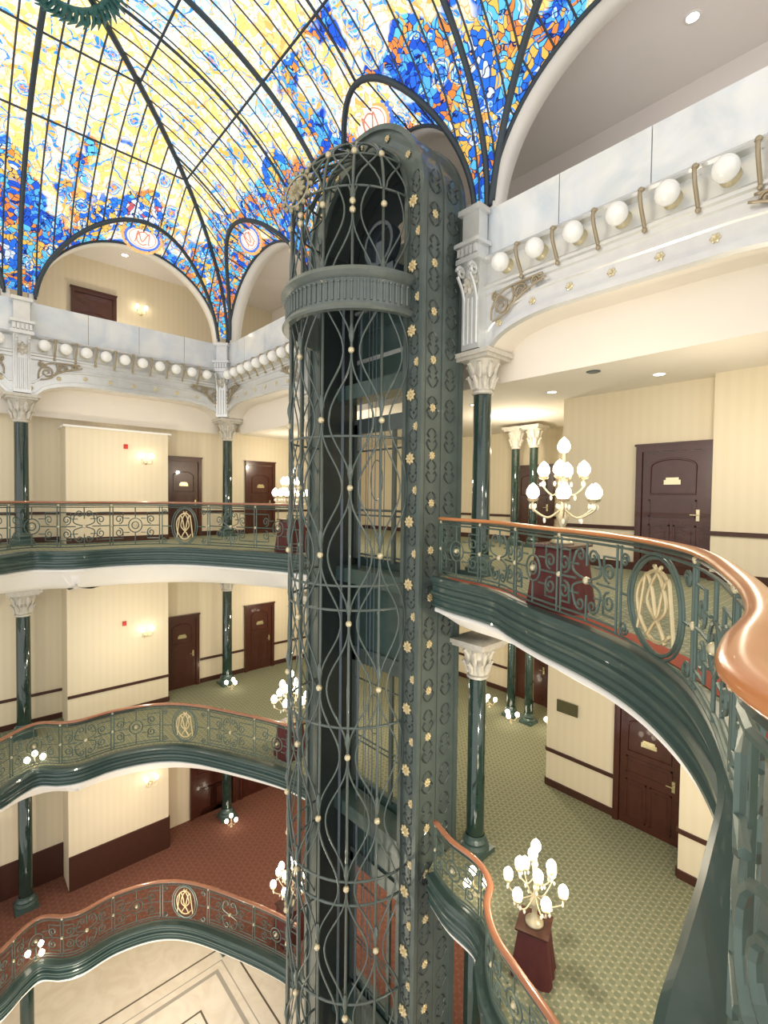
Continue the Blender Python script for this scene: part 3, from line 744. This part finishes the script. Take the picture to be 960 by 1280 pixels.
for i in range(1,6):
    a=pi*i/6; rp.append((V(EA+(RI+.18)*math.cos(a),EB+.05,ZS+(RI+.18)*math.sin(a)),0,.6))
for i,(p,rz,s) in enumerate(rp):
    if i==0: rme.location=p-el.location; rme.rotation_euler=(0,0,rz); rme.scale=(s,)*3
    else: inst(rme,el,p-el.location,(0,0,rz),s)
for z0,z1 in ((3.2,ZS),(F2+2.8,-.46),(F1+2.8,F2-.46),(F0+2.8,F1-.46)):
    m=MB(); m.abox(EA-RI,EA+RI,B0-.03,B0,z0,z1); ep('shaft_back_panel',m,IRON)
m=MB(); rows=[]
for i in range(25):
    a=pi*i/24; rows.append([V(EA+RI*math.cos(a),B0,ZS+RI*math.sin(a)),V(EA+RI*.35*math.cos(a)+.2,B0,ZS+RI*.35*math.sin(a))])
m.strip(rows); ep('shaft_head_panel',m,DARK)
m=MB(); m.abox(EA-.6,EA+.7,B0+.1,EB-.1,ZS-1.1,ZS-.75); m.lathe([(.32,-.1),(.38,-.1),(.38,.1),(.32,.1)],V(EA+.2,EB-.3,ZS-.25),24,M=Matrix.Rotation(pi/2,3,'X')); m.abox(EA-1.0,EA+1.1,B0+.2,B0+.35,ZS-.75,ZS-.62); m.abox(EA+.1,EA+.3,EB-.36,EB-.24,ZS-.75,ZS-.2)
ep('hoist_machine',m,STEEL,label='grey hoist machinery in the dome')
m=MB(); m.abox(EA+RI+.02,EA+RI+.06,B0,EB,ZB,ZS); m.abox(EA-RI-.06,EA-RI,B0,EB,ZB,ZS)
ep('shaft_side_wall',m,DARK)
for z in (F3,F2,F1):
    m=MB()
    for x in [EA-1.1+.275*i for i in range(9)]: m.tube([V(x,B0+.02,z),V(x,B0+.02,z+2.6)],.011,4)
    for zz in (.1,.9,1.0,2.2,2.6): m.tube([V(EA-1.15,B0+.02,z+zz),V(EA+1.15,B0+.02,z+zz)],.018,4)
    for x in (-.5,.5): m.tube([V(EA+x+.18*math.cos(2*pi*i/16),B0+.02,z+1.6+.4*math.sin(2*pi*i/16)) for i in range(16)],.012,4,closed=True)
    m.abox(EA-1.18,EA-1.08,B0-.03,B0+.05,z,z+2.75); m.abox(EA+1.08,EA+1.18,B0-.03,B0+.05,z,z+2.75); m.abox(EA-.04,EA+.04,B0-.02,B0+.04,z,z+2.6)
    m.abox(EA-1.18,EA+1.18,B0-.03,B0+.05,z+2.55,z+2.85)
    ep('landing_gate',m,IRONL,label='dark iron landing gate')
for x,bb,r in ((-.95,.75,.035),(.95,.75,.035),(-.7,.5,.03),(.5,.4,.03),(-.1,.8,.009),(.0,.8,.009),(.1,.8,.009)):
    m=MB(); m.tube([V(EA+x,bb,ZB),V(EA+x,bb,ZS-.8)],r,4); ep('guide_rail' if r>.02 else 'hoist_cable',m,STEEL)
for z in (F3-.28,F2-.28,F1-.28,3.3): 
    m=MB(); m.abox(EA-RI,EA+RI,B0,B0+.5,z-.14,z+.14); ep('shaft_crossbeam',m,IRON)
RC=1.2
NB=8
def cy(phi,z,r=RC): return V(EA+r*math.cos(phi),EB+.03+r*math.sin(phi),z)
cg=MB(); kn=[]
for i in range(NB+1): cg.tube([cy(pi*i/NB,ZB),cy(pi*i/NB,ZS)],.024,5)
PER=2.1
def lat(i,sg,z0,z1):
    pts=[]; n=int((z1-z0)/.1)
    for j in range(n+1):
        z=z0+(z1-z0)*j/n; t=((z-ZB)/PER+(.5 if i%2 else 0))%1.
        w=(.5-.5*math.cos(2*pi*t))**1.3
        pts.append(cy(pi*i/NB+sg*w*pi/NB*.74,z,RC+.015))
    cg.tube(pts,.016,4)
for i in range(NB+1):
    for sg in (-1,1):
        if (i==0 and sg<0) or (i==NB and sg>0): continue
        lat(i,sg,ZB,ZS)
z=ZB; zi=0
while z<ZS:
    for i in range(1,NB):
        if (i%2==0)==(zi%2==0):
            if z>-11: kn.append(cy(pi*i/NB,z,RC+.03))
            cg.lathe([(.02,-.14),(.045,-.03),(.045,.03),(.02,.14)],cy(pi*i/NB,z+.25,RC+.02),6)
    z+=PER/2; zi+=1
for z in (F3-.12,F2-.12,F1-.12,2.2,-2.35,-6.8,F0+.1,F3-.5,F2-.5,F1-.5):
    cg.tube([cy(pi*i/24,z) for i in range(25)],.022,5)
ep('cage_bars',cg,IRONL,True)
dm=MB()
def ds(ph,t,r=RC): return V(EA+r*math.cos(ph)*math.cos(t),EB+.03+r*math.sin(ph)*math.cos(t),ZS+r*math.sin(t))
for i in range(NB+1):
    ph=pi*i/NB
    dm.tube([ds(ph,pi/2*j/12) for j in range(13)],.026,5)
    if i<NB:
        for sg in (-1,1):
            dm.tube([ds(pi*(i+.5)/NB+sg*pi/NB*.42*math.cos(j/12*2*pi),pi/2*j/12*.8) for j in range(13)],.017,4)
for t in (.0,.5,.9): dm.tube([ds(pi*i/24,t) for i in range(25)],.02,5)
for i in range(1,NB): 
    kn.append(ds(pi*i/NB,.5,RC+.03)); kn.append(cy(pi*i/NB,ZS-.25,RC+.03))
ep('cage_dome',dm,IRONL,True,label='rounded openwork dome of the cage')
kb=None
for p in kn:
    if kb is None: kb=local('cage_knob',ballm,BRASS,el,True,label='small brass knob'); kb.location=p-el.location; kb.scale=(.05,)*3
    else: inst(kb,el,p-el.location,(0,0,0),.05)
m=MB(); ph=pi*.52; c=ds(ph,.12,RC+.07); nn=Vector((math.cos(ph)+.25,-math.sin(ph),.15)).normalized()
m.rosette(c,nn,.2,10); M=nn.to_track_quat('Z','Y').to_matrix()
m.tube([c+M@Vector((.26*math.cos(2*pi*i/24),.26*math.sin(2*pi*i/24),0)) for i in range(24)],.02,5,closed=True)
for i in range(14): m.sphere(c+M@Vector((.32*math.cos(2*pi*i/14),.32*math.sin(2*pi*i/14),0)),.042,6,4)
ep('dome_rosette',m,simple('dull_brass',(.42,.38,.26),.4,.5,noise=.2),False,label='large brass rosette wreath on the dome')
m=MB(); RF=RC+.05
prof=[(RF+.07,4.10),(RF+.10,4.13),(RF+.07,4.19),(RF+.02,4.21),(RF+.02,4.58),(RF+.06,4.61),(RF+.12,4.66),(RF+.09,4.73),(RF-.03,4.73),(RF-.03,4.10),(RF+.07,4.10)]
m.strip([[V(EA+r*math.cos(pi*i/32),EB+.03+r*math.sin(pi*i/32),z) for r,z in prof] for i in range(33)])
for i in range(1,40):
    a=pi*i/40; m.tube([V(EA+(RF+.03)*math.cos(a),EB+.03+(RF+.03)*math.sin(a),4.25),V(EA+(RF+.03)*math.cos(a),EB+.03+(RF+.03)*math.sin(a),4.55)],.02,5); m.sphere(V(EA+(RF+.04)*math.cos(a),EB+.03+(RF+.04)*math.sin(a),4.53),.03,6,4)
ep('frieze_band',m,FRZ,False,label='grey fluted frieze band around the cage')
# ---------------------------------------------------------------- candelabra
def candelabra(loc,label):
    root=empty('candelabra',loc,label,'lamp',group='lit brass candelabra on draped stands')
    m=MB(); m.lathe([(.001,0),(.13,0),(.13,.03),(.09,.06),(.04,.1),(.035,.2),(.06,.26),(.07,.32),(.04,.38),(.022,.45),(.022,.8),(.04,.86),(.02,.92),(.015,1.05)],n=14); local('candelabra_stem',m,BRASS,root,True)
    ar=MB(); bl=[]; cr=MB()
    for cntb,R,z0,z1,ph in ((6,.38,.40,.58,0),(4,.22,.66,.84,.3)):
        for i in range(cntb):
            a=2*pi*i/cntb+ph; d=Vector((math.cos(a),math.sin(a),0))
            pts=catmull([tuple(d*.02+Vector((0,0,z0))),tuple(d*R*.5+Vector((0,0,z0-.1))),tuple(d*R+Vector((0,0,z0))),tuple(d*R+Vector((0,0,z1-.1)))],5)
            ar.tube(pts,.011,5); e=d*R+Vector((0,0,z1-.1)); ar.lathe([(.001,0),(.05,.01),(.065,.04)],e,8); ar.tube([e,e+Vector((0,0,.05))],.014,6)
            bl.append(e+Vector((0,0,.11)))
            for q in (-1,0,1): cr.sphere(e+Vector((-q*.05*d.y,q*.05*d.x,-.05)),.018,6,4,1.8)
            cr.sphere(d*R*.6+Vector((0,0,z0-.13)),.018,6,4,1.8)
    bl.append(Vector((0,0,1.12)))
    local('candelabra_arms',ar,BRASS,root,True); local('crystal_drops',cr,CRYST,root,True,kind='stuff')
    bm=MB(); bm.lathe([(.001,-.075),(.045,-.062),(.070,-.02),(.068,.025),(.046,.068),(.018,.095),(.001,.11)],n=14); b0=local('bulb',bm,BULB,root,True); b0.location=bl[0]
    for p in bl[1:]:
        o=b0.copy(); col.objects.link(o); o.parent=root; o.location=p
    return root
def stand(loc,label,w0=.33,h=.72):
    root=empty('draped_stand',loc,label,'stand',group='burgundy draped stands')
    m=MB(); n=48; rows=[]
    for zz,f in ((0,1.),(h*.3,.91),(h*.6,.82),(h-.06,.72),(h-.01,.70),(h,.6),(h,.0)):
        row=[]
        for i in range(n+1):
            a=2*pi*i/n; s=max(abs(math.cos(a)),abs(math.sin(a)))**.85; q=w0*f/s*.95*(1+.04*math.cos(a*12)*(1-zz/h))
            row.append(Vector((q*math.cos(a),q*math.sin(a),zz)))
        rows.append(row)
    m.strip(rows); local('stand_drape',m,CLOTH,root,True)
    m=MB(); m.box(-.25,.25,-.25,.25,h,h+.03); local('stand_top',m,MAHOG,root)
    return root
cl=candelabra(V(11.85,1.30,F3+.75),'lit brass candelabra with many bulbs beside the railing'); st=stand(V(11.85,1.30,F3),'burgundy draped square stand on green carpet')
for a,b,z in ((5.0,.72,F3),(5.0,.72,F2),(5.0,.72,F1)):
    dup(cl,V(a,b,z+.75),.2,'lit brass candelabra with round glowing bulbs on a draped stand'); dup(st,V(a,b,z),0,'burgundy draped stand carrying a candelabra')
dup(cl,V(11.5,1.12,F2+.60),.4,'lit brass candelabra with glowing bulbs on patterned carpet',.88); dup(st,V(11.5,1.12,F2),.35,'low burgundy draped stand on patterned carpet',.8)
def cluster(loc):
    root=empty('floor_lamp_cluster',loc,'low brass lamp with lit bulbs at the column base','lamp',group='low lamps around column bases')
    m=MB(); b=[]
    m.lathe([(.001,0),(.05,0),(.05,.02),(.015,.04),(.012,.15)],n=8)
    for i in range(3):
        a=2*pi*i/3+.3; e=Vector((.16*math.cos(a),.16*math.sin(a),.2)); m.tube([Vector((0,0,.12)),Vector((e.x*.6,e.y*.6,.08)),e],.009,5); b.append(e+Vector((0,0,.05)))
    local('lamp_arms',m,BRASS,root,True); bm=MB(); bm.sphere((0,0,0),.06,8,6,1.1); b0=local('bulb',bm,BULB,root,True); b0.location=b[0]
    for p in b[1:]:
        o=b0.copy(); col.objects.link(o); o.parent=root; o.location=p
    return root
k0=cluster(V(.55,.1,F2))
for a,b,z in ((.55,.1,F1),(1.9,5.2,F1),(1.9,5.2,F2),(6.5,-4.9,F2),(8.4,-4.9,F2),(7.47,-4.5,F2),(10.3,.75,F2)): dup(k0,V(a,b,z),random.random())
def sconce(loc,rotz):
    root=empty('wall_sconce',loc,'brass two-arm wall sconce with lit candles','lamp',group='wall sconces'); root.rotation_euler=(0,0,rotz)
    m=MB(); m.lathe([(.001,-.0),(.06,0),(.05,.03),(.001,.04)],(0,0,0),12,M=Matrix.Rotation(pi/2,3,'X'))
    for s in (-1,1):
        m.tube([Vector(p) for p in catmull([(0,-.03,0),(s*.06,-.1,-.05),(s*.13,-.12,-.02),(s*.13,-.12,.05)],5)],.01,5); m.lathe([(.001,0),(.03,.01)],(s*.13,-.12,.05),8); m.tube([Vector((s*.13,-.12,.05)),Vector((s*.13,-.12,.12))],.012,6)
    local('sconce_arms',m,BRASS,root,True)
    for s in (-1,1):
        bm=MB(); bm.sphere((0,0,0),.05,8,6,1.4); o=local('bulb',bm,BULB,root,True); o.location=(s*.13,-.12,.18)
    return root
s0=sconce(V(.2,2.45,F3+2.15),pi/2)
for loc in (V(.2,2.45,F2+2.05),V(.2,2.35,F1+2.1),V(-2.18,1.9,4.69+2.3)): dup(s0,loc,pi/2)
for loc in (V(.175,2.95,F3+2.55),V(.175,3.0,F2+2.45)):
    m=MB(); m.box(-.0,.04,-.05,.05,-.06,.06); m.lathe([(.001,.0),(.04,0),(.035,.03),(.001,.035)],(.04,0,0),10,M=Matrix.Rotation(pi/2,3,'Y'))
    o=mk('fire_alarm',m,REDM); o.location=loc; o['label']='small red fire alarm on the cream wall'; o['category']='alarm'
m=MB(); m.box(-.22,.22,-.02,.0,-.12,.12); m.box(-.19,.19,-.026,-.02,-.09,.09)
o=mk('wall_plaque',m,simple('plaque_olive',(.12,.11,.05),.4,.4)); o.location=V(9.95,-2.68,F2+1.75); o['label']='small framed olive plaque on striped wall'; o['category']='sign'
dl=empty('downlight',(0,0,0),'recessed round ceiling downlight, lit','lamp',group='recessed downlights')
m=MB(); m.lathe([(.08,0),(.11,-.01),(.11,.01)],n=16); local('downlight_rim',m,WHITEP,dl,True); m=MB(); m.lathe([(.001,.0),(.08,0)],n=16); local('downlight_lens',m,SPOTM,dl)
firsts.add(dl.name)
for loc in (V(11.75,-1.9,3.275),V(9.9,-1.9,3.275),V(8.1,-1.9,3.275),V(12.2,-1.5,8.24),V(-1.2,2.6,8.24),V(-.45,3.1,3.74),V(-.45,.9,3.74),V(2.2,-1.9,3.275)): put(dl,loc,0)
m=MB(); m.lathe([(.001,-.01),(.09,-.01),(.11,0)],n=16); o=mk('air_vent',m,STEEL); o.location=V(11.1,-1.0,3.275); o['label']='round grey air diffuser in the ceiling'; o['category']='vent'
# ---------------------------------------------------------------- lights
def pt(loc,e,c=(1,.87,.68),r=.06):  # added point fills to brighten galleries and lobby; most belong to no modelled lamp
    L=bpy.data.lights.new('fill_light','POINT'); L.energy=e; L.color=c; L.shadow_soft_size=r
    o=bpy.data.objects.new('fill_light',L); o.location=loc; col.objects.link(o)
for z in (F3,F2,F1):
    pt(V(11.85 if z==F3 else 11.5,1.30 if z==F3 else 1.12,z+2.1),70 if z==F3 else 95); pt(V(5.0,-.6,z+2.2),100); pt(V(1.9,3.0,z+2.0),58); pt(V(8,-3.6,z+2.5),115); pt(V(.9,-1.6,z+2.3),55)
pt(V(13.0,-.9,F3+2.0),40); pt(V(12.8,-1.2,5.9),45,(1,.92,.87)); pt(V(-1.2,2.6,5.6),75); pt(V(2.0,-1.8,5.5),45); pt(V(4,5,F0+3),260); pt(V(1.0,1.5,F0+2.6),90)
pt(V(13.5,.6,F2+2.5),80)
w=bpy.data.worlds.new('world'); sc.world=w; w.use_nodes=True
w.node_tree.nodes['Background'].inputs[0].default_value=(1,.97,.92,1); w.node_tree.nodes['Background'].inputs[1].default_value=1.4
# ---------------------------------------------------------------- camera
phi=.7346; pitch=.0295; roll=.0116
def tow(X,Y,Z): return Vector((X*math.sin(phi)-Y*math.cos(phi), X*math.cos(phi)+Y*math.sin(phi), Z))
fw=tow(0,math.cos(pitch),-math.sin(pitch)); rt=tow(1,0,0); up=tow(0,math.sin(pitch),math.cos(pitch))
cr_,sr_=math.cos(roll),math.sin(roll)
R=rt*cr_+up*sr_; U=-rt*sr_+up*cr_
cam=bpy.data.cameras.new('camera'); co=bpy.data.objects.new('camera',cam); col.objects.link(co)
M=Matrix((R,U,-fw)).transposed().to_4x4(); M.translation=V(14.652,6.611,1.26); co.matrix_world=M
cam.sensor_fit='VERTICAL'; cam.sensor_height=36; cam.lens=610/1280*36; cam.clip_start=.05
sc.camera=co
